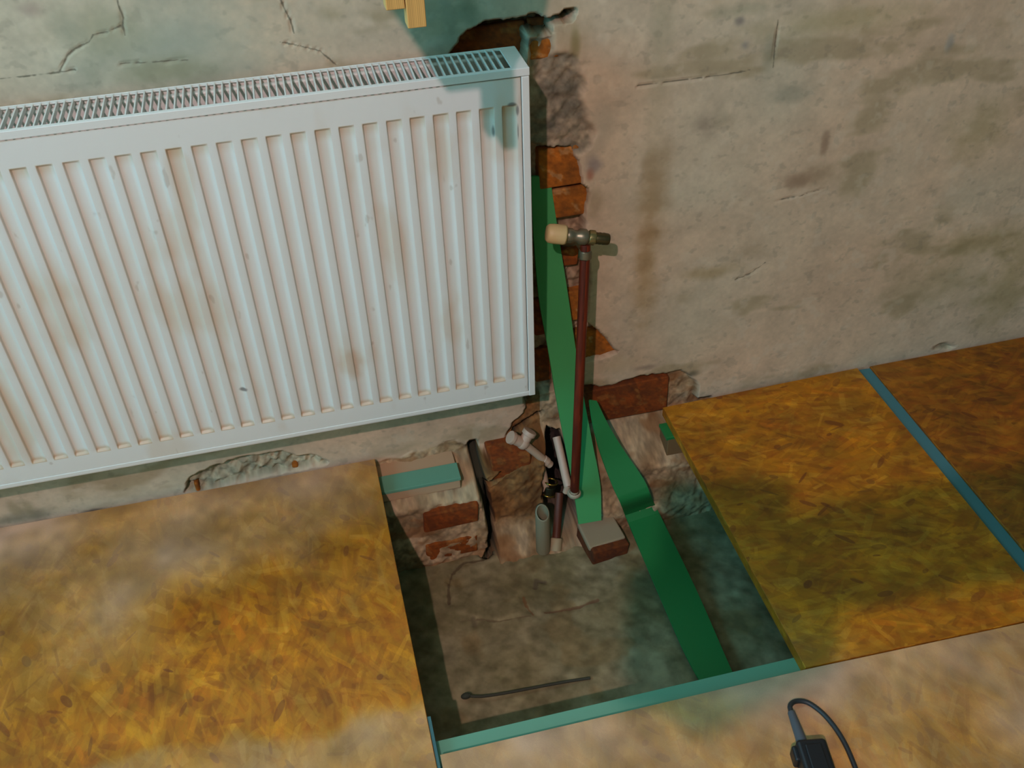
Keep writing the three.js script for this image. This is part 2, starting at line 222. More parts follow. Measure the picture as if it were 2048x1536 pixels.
for (const [[a, b], z, m] of [
  [[[-0.0727, -0.0125], [0.0089, -0.0757]], 0.066, 2],
  [[[-0.2243, -0.0778], [-0.1139, -0.1148]], 0.122, 2], [[[-0.2277, -0.1621], [-0.1208, -0.2062]], 0.121, 1],
]) part(floor, 'brick', brickGeo(a[0], b[0], (a[1] + b[1]) / 2 - 0.024, (a[1] + b[1]) / 2 + 0.024, z - 0.11, z, a[1] * 9), brickMats[m]);

// window above the radiator, out of the picture: its sky light catches the grille
function windowUnit(name, build) { const g = struct(name); build(g); return g; }
const frameMat = std(0xe8e6e0, 0.5), paneMat = new THREE.MeshPhysicalMaterial({ color: 0xffffff, roughness: 0.02, transmission: 1, thickness: 0, ior: 1.45 });
windowUnit('unseen_window_1', (g) => {
  const { x0, x1, y0, y1 } = WIN1, m = (x0 + x1) / 2, z0 = -0.2, z1 = -0.14;
  part(g, 'frame', merge([box(x0, x1, y0, y0 + 0.06, z0, z1), box(x0, x1, y1 - 0.06, y1, z0, z1), box(x0, x0 + 0.06, y0, y1, z0, z1), box(x1 - 0.06, x1, y0, y1, z0, z1), box(m - 0.04, m + 0.04, y0, y1, z0, z1)]), frameMat);
  part(g, 'pane', box(x0 + 0.05, m - 0.03, y0 + 0.05, y1 - 0.05, -0.172, -0.168), paneMat); part(g, 'pane', box(m + 0.03, x1 - 0.05, y0 + 0.05, y1 - 0.05, -0.172, -0.168), paneMat);
});
{ const l = new THREE.RectAreaLight(new THREE.Color().setRGB(0.42, 0.80, 1.0), SILL_POWER, WIN1.x1 - WIN1.x0 - 0.1, WIN1.y1 - WIN1.y0 - 0.1); l.position.set((WIN1.x0 + WIN1.x1) / 2, (WIN1.y0 + WIN1.y1) / 2, -0.10); l.lookAt(l.position.x, l.position.y, 2); scene.add(l); }

// ---------------------------------------------------------------- the other walls, ceiling
const bounceTintMat = std(0x5f8a7a, 0.95);                                    // unseen walls and ceiling, green to cool the light bounced into shadows
{
  const { x0, x1, z1, top } = ROOM, T = 0.3, lw = struct('wall_left'), w = WIN2;
  part(lw, 'plaster', merge([box(x0 - T, x0, -0.5, top, -0.36, w.z0), box(x0 - T, x0, -0.5, top, w.z1, z1 + T), box(x0 - T, x0, -0.5, w.y0, w.z0, w.z1), box(x0 - T, x0, w.y1, top, w.z0, w.z1)]), bounceTintMat);
  windowUnit('unseen_window_2', (g) => {
    const m = (w.z0 + w.z1) / 2, a = x0 - 0.2, b = x0 - 0.14;
    part(g, 'frame', merge([box(a, b, w.y0, w.y0 + 0.06, w.z0, w.z1), box(a, b, w.y1 - 0.06, w.y1, w.z0, w.z1), box(a, b, w.y0, w.y1, w.z0, w.z0 + 0.06), box(a, b, w.y0, w.y1, w.z1 - 0.06, w.z1), box(a, b, w.y0, w.y1, m - 0.04, m + 0.04)]), frameMat);
    part(g, 'pane', box(x0 - 0.172, x0 - 0.168, w.y0 + 0.05, w.y1 - 0.05, w.z0 + 0.05, m - 0.03), paneMat); part(g, 'pane', box(x0 - 0.172, x0 - 0.168, w.y0 + 0.05, w.y1 - 0.05, m + 0.03, w.z1 - 0.05), paneMat);
  });
  const l = new THREE.RectAreaLight(DAY_COLOR, DAY_POWER, w.z1 - w.z0 - 0.1, w.y1 - w.y0 - 0.1); l.position.set(x0 - 0.1, (w.y0 + w.y1) / 2, (w.z0 + w.z1) / 2); l.lookAt(2, l.position.y, l.position.z); scene.add(l);  // cool light from the unseen left window, placed to reach the shaded parts
  part(struct('wall_right'), 'plaster', box(x1, x1 + T, -0.5, top, -0.36, z1 + T), bounceTintMat);
  part(struct('wall_front'), 'plaster', box(x0, x1, -0.5, top, z1, z1 + T), bounceTintMat);
  part(struct('ceiling'), 'plaster', box(x0 - T, x1 + T, top, top + 0.2, -0.36, z1 + T), bounceTintMat);
}
{ // unseen bulb on a cord, out of view, gives the warm light
  const t = thing('unseen_ceiling_lamp', 'unseen bare bulb on a ceiling cord, out of view, casting the warm light', 'lamp', LAMP);
  part(t, 'bulb', lathe([[0, -0.05], [0.018, -0.045], [0.029, -0.03], [0.032, -0.012], [0.026, 0.008], [0.015, 0.026], [0.013, 0.045], [0, 0.045]], 24), new THREE.MeshStandardMaterial({ color: 0xfff2dd, emissive: LAMP_COLOR, emissiveIntensity: 6 }));
  part(t, 'socket', rod(0.018, 0.06).translate(0, 0.044, 0), std(0x2a2a2a, 0.5)); part(t, 'cord', rod(0.004, ROOM.top - LAMP[1] - 0.1, 10).translate(0, 0.1, 0), std(0x222222, 0.6));
  const l = new THREE.PointLight(LAMP_COLOR, LAMP_POWER, 0, 2); l.position.set(...LAMP); l.castShadow = true; l.shadow.radius = 1.1; scene.add(l);
}

// ---------------------------------------------------------------- floor: rubble bed, board panels, joists
part(floor, 'foundation', foundationGeo, wallMat);
const BED_CRACKS = [
  [makeLine([[-0.0904, 0.1226], [-0.1138, 0.133], [-0.1555, 0.1328], [-0.1839, 0.1563], [-0.1979, 0.1922], [-0.2028, 0.2293]]), 0.0036, [84, 66, 44]], [makeLine([[-0.059, 0.2561], [-0.059, 0.28], [-0.0509, 0.3032]]), 0.0036, [128, 84, 50]],
  [makeLine([[-0.027, 0.3034], [0.0126, 0.3052], [0.0427, 0.3058], [0.0816, 0.3011]]), 0.0036, [112, 74, 50]], [makeLine([[-0.1896, 0.2786], [-0.1513, 0.2838], [-0.1157, 0.3006], [-0.0577, 0.3062]]), 0.003, [112, 92, 66]], [makeLine([[-0.0297, 0.237], [-0.0224, 0.2168], [-0.0076, 0.2234]]), 0.007, [96, 80, 62]],
  [makeLine([[-0.1653, 0.2801], [-0.1654, 0.2947]]), 0.008, [104, 90, 66]],
];
const L_BEDSLOT = makeLine([[-0.0767, -0.0137], [-0.081, 0.0457], [-0.0931, 0.1004], [-0.1058, 0.1195]]);
function bedAt(x, z) {
  let y = -0.222 + 0.022 * sst(0.12, 0.5, z) + 0.009 * fbm(x * 12, z * 12, 101, 3) + 0.002 * fbm(x * 80, z * 80, 103, 3), cr = 0, cc = null;
  if (x > -0.6 && x < 0.6 && z < 0.8) {
    for (const [L, w, k] of BED_CRACKS) { const d = nearLine(L, x, z) + 0.003 * fbm(x * 90, z * 90, 105, 2), s = sst(w, w * 0.35, d); if (s > cr) { cr = s; cc = k; } }
    y -= 0.004 * cr;
    const s = sst(0.010, 0.006, nearLine(L_BEDSLOT, x, z) + 0.003 * fbm(x * 60, z * 60, 107, 2)); y -= 0.05 * s; if (s > cr) { cr = s; cc = [60, 54, 40]; }  // shade down the slot is painted into its colour as well
  }
  return { y, cr, cc };
}
const BX = { x0: -0.5, x1: 0.6, z0: -0.05, z1: 0.85 };
const bedTex = dataTex(1024, 840, (u, v) => {
  const x = lerp(BX.x0, BX.x1, u), z = lerp(BX.z0, BX.z1, v), { cr, cc } = bedAt(x, z), f1 = fbm(x * 9, z * 9, 111, 4), f2 = fbm(x * 50, z * 50, 113, 4);
  let c = mixc([126, 112, 76], [150, 136, 104], clamp(0.5 + 1.2 * f1 + 0.5 * f2)); c = mixc(c, [120, 92, 52], 0.4 * sst(0.15, 0.4, fbm(x * 12 + 9, z * 12, 115, 4)));
  c = c.map((k) => k * (1 + 0.2 * f2)); return cc ? mixc(c, cc, cr * 0.7) : c;
});
{
  const xs = steps([ROOM.x0, -0.6, 0.1], [-0.6, 0.7, 0.006], [0.7, ROOM.x1, 0.1]), zs = steps([-0.1, 0.85, 0.006], [0.85, ROOM.z1, 0.15]);
  const g = gridGeo(xs, zs, (x, z) => [x, bedAt(x, z).y, z, (x - BX.x0) / (BX.x1 - BX.x0), (z - BX.z0) / (BX.z1 - BX.z0)]); const ix = g.index.array; for (let i = 0; i < ix.length; i += 3) { const t = ix[i]; ix[i] = ix[i + 1]; ix[i + 1] = t; } g.computeVertexNormals();
  part(floor, 'rubble_bed', g, std(0xffffff, 0.96, { map: bedTex }));
  part(floor, 'ground', box(ROOM.x0 - 0.3, ROOM.x1 + 0.3, -0.6, -0.3, -0.36, ROOM.z1 + 0.3), std(0x6a5a44, 0.95));
}
function boardTex(s, turn, base, palette, dust, shift = 0) {                         // pressed wood flakes
  const N = 2048, c = document.createElement('canvas'); c.width = c.height = N; const g = c.getContext('2d'); seed = s;
  g.fillStyle = base; g.fillRect(0, 0, N, N);
  for (let k = 0; k < 16000; k++) {
    const x = rnd() * N, y = rnd() * N, l = rr(24, 120), w = rr(6, 30), a = turn + (rnd() + rnd() + rnd() - 1.5) * 1.1, q = palette[Math.floor(rnd() * palette.length)], v = rr(0.86, 1.12);
    g.fillStyle = `rgba(${q.map((n) => Math.round(clamp(n * v, 0, 255))).join(',')},${rr(0.14, 0.42).toFixed(2)})`;
    for (const ox of x < 200 ? [0, N] : [0]) for (const oy of y < 200 ? [0, N] : [0]) { g.save(); g.translate(x + ox, y + oy); g.rotate(a); g.beginPath(); g.moveTo(-l / 2, -w * rr(0.1, 0.5)); g.lineTo(l / 2 * rr(0.7, 1), -w / 2); g.lineTo(l / 2, w * rr(0.1, 0.5)); g.lineTo(-l / 2 * rr(0.7, 1), w / 2); g.closePath(); g.fill(); g.restore(); }
  }
  for (let k = 0; k < 420; k++) {                                         // dark bark slivers
    const x = rnd() * N, y = rnd() * N, l = rr(16, 66), w = rr(6, 22); g.save(); g.translate(x, y); g.rotate(turn + rr(-1, 1)); g.fillStyle = `rgba(${rnd() < 0.5 ? '112,52,14' : '124,72,20'},${rr(0.22, 0.6).toFixed(2)})`; g.beginPath(); g.ellipse(0, 0, l / 2, w / 2, 0, 0, 7); g.fill(); g.restore();
  }
  const im = g.getImageData(0, 0, N, N), d = im.data;
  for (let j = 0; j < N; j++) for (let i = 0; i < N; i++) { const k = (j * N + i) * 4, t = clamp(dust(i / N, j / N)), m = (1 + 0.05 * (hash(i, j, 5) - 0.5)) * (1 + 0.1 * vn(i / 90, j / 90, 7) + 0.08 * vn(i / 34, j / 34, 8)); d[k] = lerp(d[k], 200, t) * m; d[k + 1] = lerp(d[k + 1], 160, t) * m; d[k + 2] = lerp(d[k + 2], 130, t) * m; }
  g.putImageData(im, 0, 0);
  const t = new THREE.CanvasTexture(c); t.colorSpace = THREE.SRGBColorSpace; t.wrapS = t.wrapT = THREE.RepeatWrapping; t.repeat.set(1 / 1.3, 1 / 1.3); t.offset.set(shift, 0); return t;
}
const WOOD = [[190, 114, 0], [176, 102, 0], [204, 132, 10], [158, 84, 0], [212, 150, 50], [188, 100, 8], [140, 70, 0], [206, 138, 30]];
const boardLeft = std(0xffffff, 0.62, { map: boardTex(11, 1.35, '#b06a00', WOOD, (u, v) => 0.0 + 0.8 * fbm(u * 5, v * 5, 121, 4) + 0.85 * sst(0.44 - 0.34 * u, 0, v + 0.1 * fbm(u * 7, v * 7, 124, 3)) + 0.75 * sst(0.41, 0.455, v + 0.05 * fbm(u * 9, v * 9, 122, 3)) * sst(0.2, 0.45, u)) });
const boardRight = std(0xffffff, 0.6, { map: boardTex(12, 0.15, '#a46200', WOOD, (u, v) => -0.02 + 0.6 * fbm(u * 5, v * 5, 123, 4)) });
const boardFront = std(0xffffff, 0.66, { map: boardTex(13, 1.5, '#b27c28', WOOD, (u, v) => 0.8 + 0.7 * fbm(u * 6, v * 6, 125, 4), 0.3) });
const boardDark = std(0xe2d2b8, 0.6, { map: boardTex(14, 0.2, '#905a00', WOOD, (u, v) => -0.05 + 0.4 * fbm(u * 5, v * 5, 127, 4)) });
const BT = 0.022;
function panelGeo(pts) {
  const s = new THREE.Shape(pts.map(([x, z]) => new THREE.Vector2(x, -z)));
  return new THREE.ExtrudeGeometry(s, { depth: BT - 0.0016, bevelEnabled: true, bevelThickness: 0.0008, bevelSize: 0.0008, bevelOffset: -0.0008, bevelSegments: 1 }).rotateX(-Math.PI / 2).translate(0, -BT + 0.0008, 0);
}
function slabGeo(pts, y0, y1) { return new THREE.ExtrudeGeometry(new THREE.Shape(pts.map(([x, z]) => new THREE.Vector2(x, -z))), { depth: y1 - y0, bevelEnabled: false }).rotateX(-Math.PI / 2).translate(0, y0, 0); }
const P1 = [-0.2965, 0.3035, 0.752];
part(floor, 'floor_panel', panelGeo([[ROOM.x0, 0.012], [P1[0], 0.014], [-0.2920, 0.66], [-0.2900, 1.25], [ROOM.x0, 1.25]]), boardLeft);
part(floor, 'floor_panel', panelGeo([[0.3045, 0.019], [0.752, 0.008], [0.745, 0.679], [0.3010, 0.6685]]), boardRight);
part(floor, 'floor_panel', panelGeo([[0.7810, 0.010], [ROOM.x1, -0.002], [ROOM.x1, 0.695], [0.775, 0.681]]), boardDark);
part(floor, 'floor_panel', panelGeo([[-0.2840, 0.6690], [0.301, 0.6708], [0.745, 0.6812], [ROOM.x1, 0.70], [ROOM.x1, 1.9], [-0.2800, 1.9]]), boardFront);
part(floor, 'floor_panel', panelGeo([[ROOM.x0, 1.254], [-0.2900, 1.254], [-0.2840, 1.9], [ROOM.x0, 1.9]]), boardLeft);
part(floor, 'floor_panel', panelGeo([[ROOM.x0, 1.903], [ROOM.x1, 1.903], [ROOM.x1, ROOM.z1], [ROOM.x0, ROOM.z1]]), boardRight);

// joists with green foam strips
const green = std(0x449a56, 0.75), greenDark = std(0x1f7a3c, 0.6), greenTeal = std(0x6a9e82, 0.8), blueStrip = std(0x487a80, 0.8), pine = std(0xc09c78, 0.85), pineDark = std(0x7a5c38, 0.9);
{
  const j = thing('floor_joist', 'floor joist with teal foam strip along the front edge of the floor opening', 'joist');
  part(j, 'beam', rbox(-0.80, 1.2, -0.115, -0.0275, 0.634, 0.705), pineDark); part(j, 'foam_strip', rbox(-0.290, 1.2, -0.0275, -0.0222, 0.633, 0.705, 0.001), greenTeal);
  const e = thing('joist_end', 'sawn joist end with green foam strip in left back corner of floor opening', 'joist');
  part(e, 'beam', rbox(-0.80, -0.140, -0.052, -0.030, -0.010, 0.086), pine); part(e, 'foam_strip', rbox(-0.6, -0.1385, -0.030, -0.0225, 0.043, 0.088, 0.001), greenTeal);
  const f = thing('joist_end', 'joist end with dark green foam strip poking out under the right floor panel', 'joist');
  part(f, 'beam', rbox(0.293, 1.1, -0.075, -0.030, 0.040, 0.086), pineDark); part(f, 'foam_strip', rbox(0.289, 1.1, -0.030, -0.0225, 0.042, 0.087, 0.001), greenDark);
  const g = thing('floor_joist', 'joist with blue-teal foam strip showing in the gap between right floor panels', 'joist');
  part(g, 'beam', rbox(0.725, 0.830, -0.115, -0.0275, 0.09, 0.640), pineDark); part(g, 'foam_strip', slabGeo([[0.7530, 0.011], [0.7800, 0.013], [0.7742, 0.679], [0.7462, 0.679]], -0.0265, -0.0035), blueStrip);
  const h = thing('foam_strip', 'thin blue foam edging in the gap along the right side of left floor panel', 'strip');
  part(h, 'edging', rbox(-0.2945, -0.2865, -0.0215, -0.004, 0.60, 1.24, 0.001), blueStrip);
}

// ---------------------------------------------------------------- panel radiator
{
  const W = 1.4, Y0 = 0.2086, H = 0.6, ZF = 0.15, D = 0.0853, P = 0.03333, t = thing('radiator', 'white steel panel radiator with vertical pressed flutes hung on the plaster wall', 'radiator', [0, Y0, 0]);
  const dirt = dataTex(1024, 512, (u, v) => {
    const x = -W * (1 - u), y = v * H, k = ((-x - 0.0196) / P) % 1, f = fbm(x * 14, y * 6, 131, 4), f2 = fbm(x * 60, y * 30, 133, 3); let c = [226, 222, 214];
    const inFl = k > 0 && k < 0.66 && y > 0.043 && y < 0.548;
    if (inFl) { c = mixc(c, [204, 182, 150], clamp(0.10 + 0.42 * f) * (0.4 + 0.6 * sst(0.3, 0.9, -x))); c = mixc(c, [176, 138, 92], 0.55 * sst(0.525, 0.546, y) * clamp(0.4 + f + 0.4 * sst(0.2, 0.9, -x))); c = mixc(c, [188, 140, 92], 0.5 * sst(0.056, 0.046, y)); }
    if (y > 0.586 && y < 0.589) c = mixc(c, [168, 140, 108], 0.6 * clamp(0.5 + f));
    c = mixc(c, [204, 178, 150], 0.3 * sst(0.2, 0.5, f)); c = mixc(c, [150, 128, 108], 0.25 * sst(0.56, 0.66, f2));
    for (const [a, b, ra, rb] of [[-0.026, 0.548, 0.006, 0.003], [-0.0185, 0.538, 0.0018, 0.008], [-0.0185, 0.505, 0.0013, 0.012], [-0.055, 0.51, 0.0022, 0.01], [-0.31, 0.14, 0.02, 0.03], [-0.49, 0.12, 0.006, 0.004]]) { const d = Math.hypot((x - a) / ra, (y - b) / rb); c = mixc(c, ra > 0.01 ? [196, 160, 128] : [112, 104, 100], (ra > 0.01 ? 0.4 : 0.75) * sst(1.3, 0.5, d + 0.5 * f2)); }
    return c;
  });
  const paint = std(0xe2ded6, 0.38), face = std(0xffffff, 0.40, { map: dirt }), dark = std(0x9a958c, 0.6);
  // front panel: flat sheet with recessed vertical channels, rounded at both ends
  const xs = [-W + 0.004], ys = [0.001, 0.004, 0.0437, 0.0447, 0.047, 0.049, 0.2, 0.35, 0.543, 0.545, 0.5472, 0.5482, 0.584, 0.587]; const N = 40;
  for (let k = N; k >= 0; k--) { const a = -0.0420 - P * k; for (const d of [0, 0.0010, 0.0020, 0.0028, 0.0150, 0.0185, 0.0205, 0.0220, 0.0232]) xs.push(a + d); }
  xs.push(-0.0140, -0.0125);
  const chan = (x) => { const q = -0.0420 - x; let k = Math.ceil(q / P - 1e-6); k = clamp(k, 0, N); const d = x - (-0.0420 - P * k); return d < 0 ? 0 : d < 0.0028 ? sst(0, 0.0028, d) : 1 - 0.25 * sst(0.0150, 0.0185, d) - 0.75 * sst(0.0185, 0.0232, d); };
  const endF = (y) => sst(0.0437, 0.049, y) * sst(0.5482, 0.543, y);
  const edge = (x, y) => Math.max(0, 0.004 - y) * 0.6 + 0.002 * sst(-0.0138, -0.0125, x);
  part(t, 'front_panel', gridGeo(xs, ys, (x, y) => [x, y, ZF - 0.0006 - 0.0046 * chan(x) * endF(y) - edge(x, y), (x + W) / W, y / H]), face);
  part(t, 'panel_rim', merge([rbox(-W, -0.0005, 0, 0.0035, ZF - D + 0.01, ZF - 0.0015, 0.0015), rbox(-W, -0.0115, 0.0035, 0.011, ZF - 0.006, ZF + 0.0006, 0.001)]), paint);
  part(t, 'rear_panel', rbox(-W + 0.002, -0.012, 0.004, 0.592, ZF - D + 0.003, ZF - D + 0.014, 0.003), paint);
  { const g = []; for (let k = 0; k < 70; k++) g.push(box(-W + 0.02 + k * 0.0195, -W + 0.0212 + k * 0.0195, 0.03, 0.53, ZF - D + 0.016, ZF - 0.014)); part(t, 'convector', merge(g), dark); }
  const side = (x0, x1) => merge([rbox(x0, x1, 0.0015, H - 0.002, ZF - D, ZF - 0.001, 0.0012)]);
  part(t, 'side_panel', merge([side(-0.0030, 0), rbox(-0.0118, -0.0003, 0.0015, 0.5878, ZF - 0.0035, ZF + 0.0012, 0.0014)]), paint); part(t, 'side_panel', side(-W - 0.0005, -W + 0.0025), paint);
  // top grille: front lip, back lip, end caps, one slat per gap
  const gr = part(t, 'top_grille', merge([rbox(-W, 0.0002, 0.5885, H, ZF - 0.0025, ZF + 0.0012, 0.001), rbox(-W + 0.0004, -0.0004, H - 0.004, H - 0.0002, ZF - 0.0075, ZF + 0.0006, 0.0008), rbox(-W, -0.0008, H - 0.010, H, ZF - D, ZF - D + 0.0016, 0.0006), rbox(-W, -0.0008, H - 0.003, H - 0.0008, ZF - D + 0.0008, ZF - D + 0.006, 0.0006), rbox(-0.0245, 0.0001, H - 0.003, H - 0.0005, ZF - D, ZF - 0.0012, 0.0008), rbox(-W, -W + 0.024, H - 0.003, H, ZF - D, ZF, 0.001)]), paint);
  const slat = rbox(-0.0011, 0.0011, -0.0075, -0.0004, ZF - D + 0.001, ZF - 0.006, 0.0004, 1);
  for (let k = 0; k < 130; k++) { const m = mesh(k ? `slat_${String(k).padStart(3, '0')}` : 'slat', slat, paint, gr); m.position.set(-0.0345 - k * 0.01045, H, 0); }
  for (const x of [-0.18, -W + 0.18]) part(t, 'bracket', merge([rbox(x - 0.02, x + 0.02, 0.1, 0.52, 0.0035, 0.008, 0.001), rbox(x - 0.02, x + 0.02, 0.11, 0.13, 0.005, ZF - D + 0.005, 0.001), rbox(x - 0.02, x + 0.02, 0.48, 0.50, 0.005, ZF - D + 0.005, 0.001)]), dark);
}

// ---------------------------------------------------------------- rust-red riser pipe with its valve
{
  const rust = std(0x7a3418, 0.5, { map: dataTex(128, 512, (u, v) => { const a = fbm(u * 8, v * 40, 141, 4); let c = mixc([255, 200, 170], [150, 120, 110], clamp(0.5 + a)); return mixc(c, [255, 255, 240], 0.9 * sst(0.46, 0.6, fbm(u * 10, v * 60, 143, 3))); }) });
  const brass = std(0x9a8a5c, 0.35, { metalness: 0.8 }), steel = std(0x8a826c, 0.4, { metalness: 0.75 }), nickel = std(0x5e5236, 0.35, { metalness: 0.8 }), cream = std(0xd8bc86, 0.5), white = std(0xb4a084, 0.6);
  const T = [0.1035, 0.4748, 0.1], B = [0.0743, -0.0593, 0.155], t = thing('riser_pipe', 'rust-red steel pipe rising from the floor opening to a valve in front of the wall', 'pipe');
  const len = V(T).distanceTo(V(B));
  part(t, 'pipe', along(rod(0.0088, len), B, T), rust);
  part(t, 'pipe_nut', along(lathe([[0, 0], [0.0105, 0], [0.0115, 0.002], [0.0115, 0.014], [0.0105, 0.016], [0, 0.016]], 6), V(T).lerp(V(B), 0.05).toArray(), T), steel);
  const A = [0.0375, 0.5025, 0.092], E = [0.1426, 0.4815, 0.108], dir = V(E).sub(V(A)).normalize(), at = (d) => V(A).addScaledVector(dir, d).toArray(), L = V(A).distanceTo(V(E));
  part(t, 'valve_cap', along(lathe([[0, 0], [0.012, 0.0004], [0.0155, 0.004], [0.0165, 0.012], [0.0165, 0.030], [0.015, 0.034], [0, 0.034]], 28), at(0), at(L)), cream);
  part(t, 'valve_body', along(lathe([[0, 0], [0.0105, 0], [0.0125, 0.003], [0.0125, 0.010], [0.0100, 0.013], [0.0100, 0.020], [0.0135, 0.024], [0.0135, 0.034], [0.0105, 0.038], [0.0090, 0.040], [0, 0.040]], 24), at(0.033), at(L)), steel);
  part(t, 'union_nut', along(lathe([[0, 0], [0.0115, 0], [0.0128, 0.0015], [0.0128, 0.0105], [0.0115, 0.012], [0, 0.012]], 6), at(0.072), at(L)), brass);
  part(t, 'threaded_end', along(lathe([[0.0062, 0.003], [0.0090, 0], [0.0102, 0.001], [0.0098, 0.006], [0.0105, 0.008], [0.0098, 0.012], [0.0105, 0.014], [0.0098, L - 0.086], [0.0085, L - 0.0835], [0.0064, L - 0.0835], [0.0060, 0.006]], 24), at(0.083), at(L)), nickel);
  part(t, 'elbow', merge([tube([[B[0], B[1] + 0.012, B[2]], [B[0], B[1] - 0.004, B[2] - 0.002], [B[0] - 0.001, B[1] - 0.010, B[2] - 0.008], [B[0] - 0.002, B[1] - 0.014, B[2] - 0.018]], 0.0088, 24), lathe([[0.0100, 0], [0.0128, 0.001], [0.0128, 0.007], [0.0100, 0.008]], 20).translate(B[0], B[1] - 0.002, B[2])]), white);
}

// ---------------------------------------------------------------- plastic pipes and stubs in the chase
{
  const pvc = std(0xcaa890, 0.5), pvc2 = std(0xc0a086, 0.5), grey = std(0x8e8468, 0.6), brown = std(0x5a2c18, 0.6), brass = std(0xa8843c, 0.25, { metalness: 0.9 }), bdark = std(0x3c3826, 0.4, { metalness: 0.7 });
  const tee = thing('pipe_fitting', 'pale plastic tee fitting with a short stub pipe at the broken plaster edge', 'fitting');
  const c = [-0.0032, 0.0045, 0.052];
  const l = [-0.0292, 0.0271, 0.052], u = [0.0132, 0.0263, 0.046], d = [0.0517, -0.065, 0.058];
  part(tee, 'body', merge([new THREE.SphereGeometry(0.0135, 20, 14).translate(...c), tube([c, l], 0.0112, 6), tube([c, u], 0.0112, 6)]), pvc);
  part(tee, 'collar', merge([along(lathe([[0, 0], [0.0128, 0], [0.0136, 0.001], [0.0136, 0.008], [0.0128, 0.009], [0, 0.009]]), V(l).lerp(V(c), 0.25).toArray(), l), along(lathe([[0, 0], [0.0132, 0], [0.0142, 0.001], [0.0142, 0.009], [0.0132, 0.010], [0, 0.010]]), V(u).lerp(V(c), 0.3).toArray(), u)]), pvc);
  part(tee, 'stub_pipe', along(rod(0.0080, V(c).distanceTo(V(d))), c, d), pvc2);
  part(tee, 'pipe_end', along(lathe([[0, 0], [0.0092, 0], [0.0098, 0.001], [0.0098, 0.013], [0.0092, 0.014], [0, 0.014]]), V(d).lerp(V(c), 0.28).toArray(), d), pvc);
  const a = thing('water_pipe', 'pale plastic pipe bending down to the brass coupling above the grey sleeve', 'pipe');
  part(a, 'pipe', tube([[0.0328, -0.0549, 0.03], [0.0363, -0.0779, 0.04], [0.0394, -0.1109, 0.055], [0.0405, -0.1427, 0.062]], 0.0082), pvc2);
  const cb = [0.044, -0.1437, 0.065], ct = [0.0526, -0.1114, 0.058];
  part(a, 'coupling', along(lathe([[0.008, 0], [0.0125, 0], [0.0135, 0.002], [0.0135, 0.020], [0.0125, 0.022], [0.008, 0.022]], 8), cb, ct), bdark);
  for (const k of [0.1, 0.95]) part(a, 'coupling_ring', new THREE.TorusGeometry(0.0135, 0.0020, 10, 28).applyMatrix4(new THREE.Matrix4().makeRotationFromQuaternion(new THREE.Quaternion().setFromUnitVectors(new THREE.Vector3(0, 0, 1), V(ct).sub(V(cb)).normalize())).setPosition(V(cb).lerp(V(ct), k))), brass);
  const b = thing('water_pipe', 'straight pale plastic pipe standing just left of the rust-red riser pipe', 'pipe');
  part(b, 'pipe', tube([[0.0709, -0.0124, 0.035], [0.072, -0.0383, 0.065], [0.073, -0.0667, 0.095], [0.0735, -0.0803, 0.112]], 0.0084), pvc); part(b, 'pipe_end', tube([[0.0735, -0.076, 0.112], [0.0677, -0.094, 0.114]], 0.0062, 8), pvc2);
  const s = thing('pipe_sleeve', 'grey plastic pipe sleeve with a slanted open top standing in the rubble', 'pipe');
  const s0 = [0.0105, -0.215, 0.1474], r0 = 0.0145;
  { const g = lathe([[r0 - 0.003, 0.125], [r0 - 0.003, 0.02], [0.002, 0.02], [0.002, 0], [r0, 0], [r0, 0.125], [r0 - 0.003, 0.125]], 28), p = g.attributes.position; for (let i = 0; i < p.count; i++) { const y = p.getY(i); if (y > 0.1) p.setY(i, y - 0.9 * (p.getZ(i) + r0)); } g.computeVertexNormals(); part(s, 'sleeve', g.translate(...s0), grey); }
  const q = thing('pipe_stub', 'dark brown pipe stub in a pale collar beside the grey sleeve', 'pipe');
  const q0 = [0.0407, -0.205, 0.1392], q1 = [0.0661, -0.1323, 0.075]; part(q, 'pipe', along(rod(0.0085, V(q0).distanceTo(V(q1))), q0, q1), brown);
  part(q, 'collar', along(lathe([[0.0085, -0.02], [0.0125, -0.02], [0.0130, 0.004], [0.0115, 0.007], [0.0085, 0.006]], 24), q0, q1), std(0xb09c78, 0.7));
  const o = thing('cable', 'thin dark cable lying across the front of the rubble bed', 'cable');
  part(o, 'cable', tube([[-0.212, -0.192, 0.4584], [-0.1898, -0.192, 0.4653], [-0.1542, -0.193, 0.4687], [-0.0997, -0.194, 0.4707], [-0.0354, -0.195, 0.4731], [0.0103, -0.195, 0.4766]], 0.0026), std(0x3a3a2c, 0.8));
  part(o, 'cable_end', new THREE.SphereGeometry(0.006, 14, 10).scale(1.6, 0.9, 1).translate(...[-0.2138, -0.191, 0.4586]), std(0x34382a, 0.8));
}

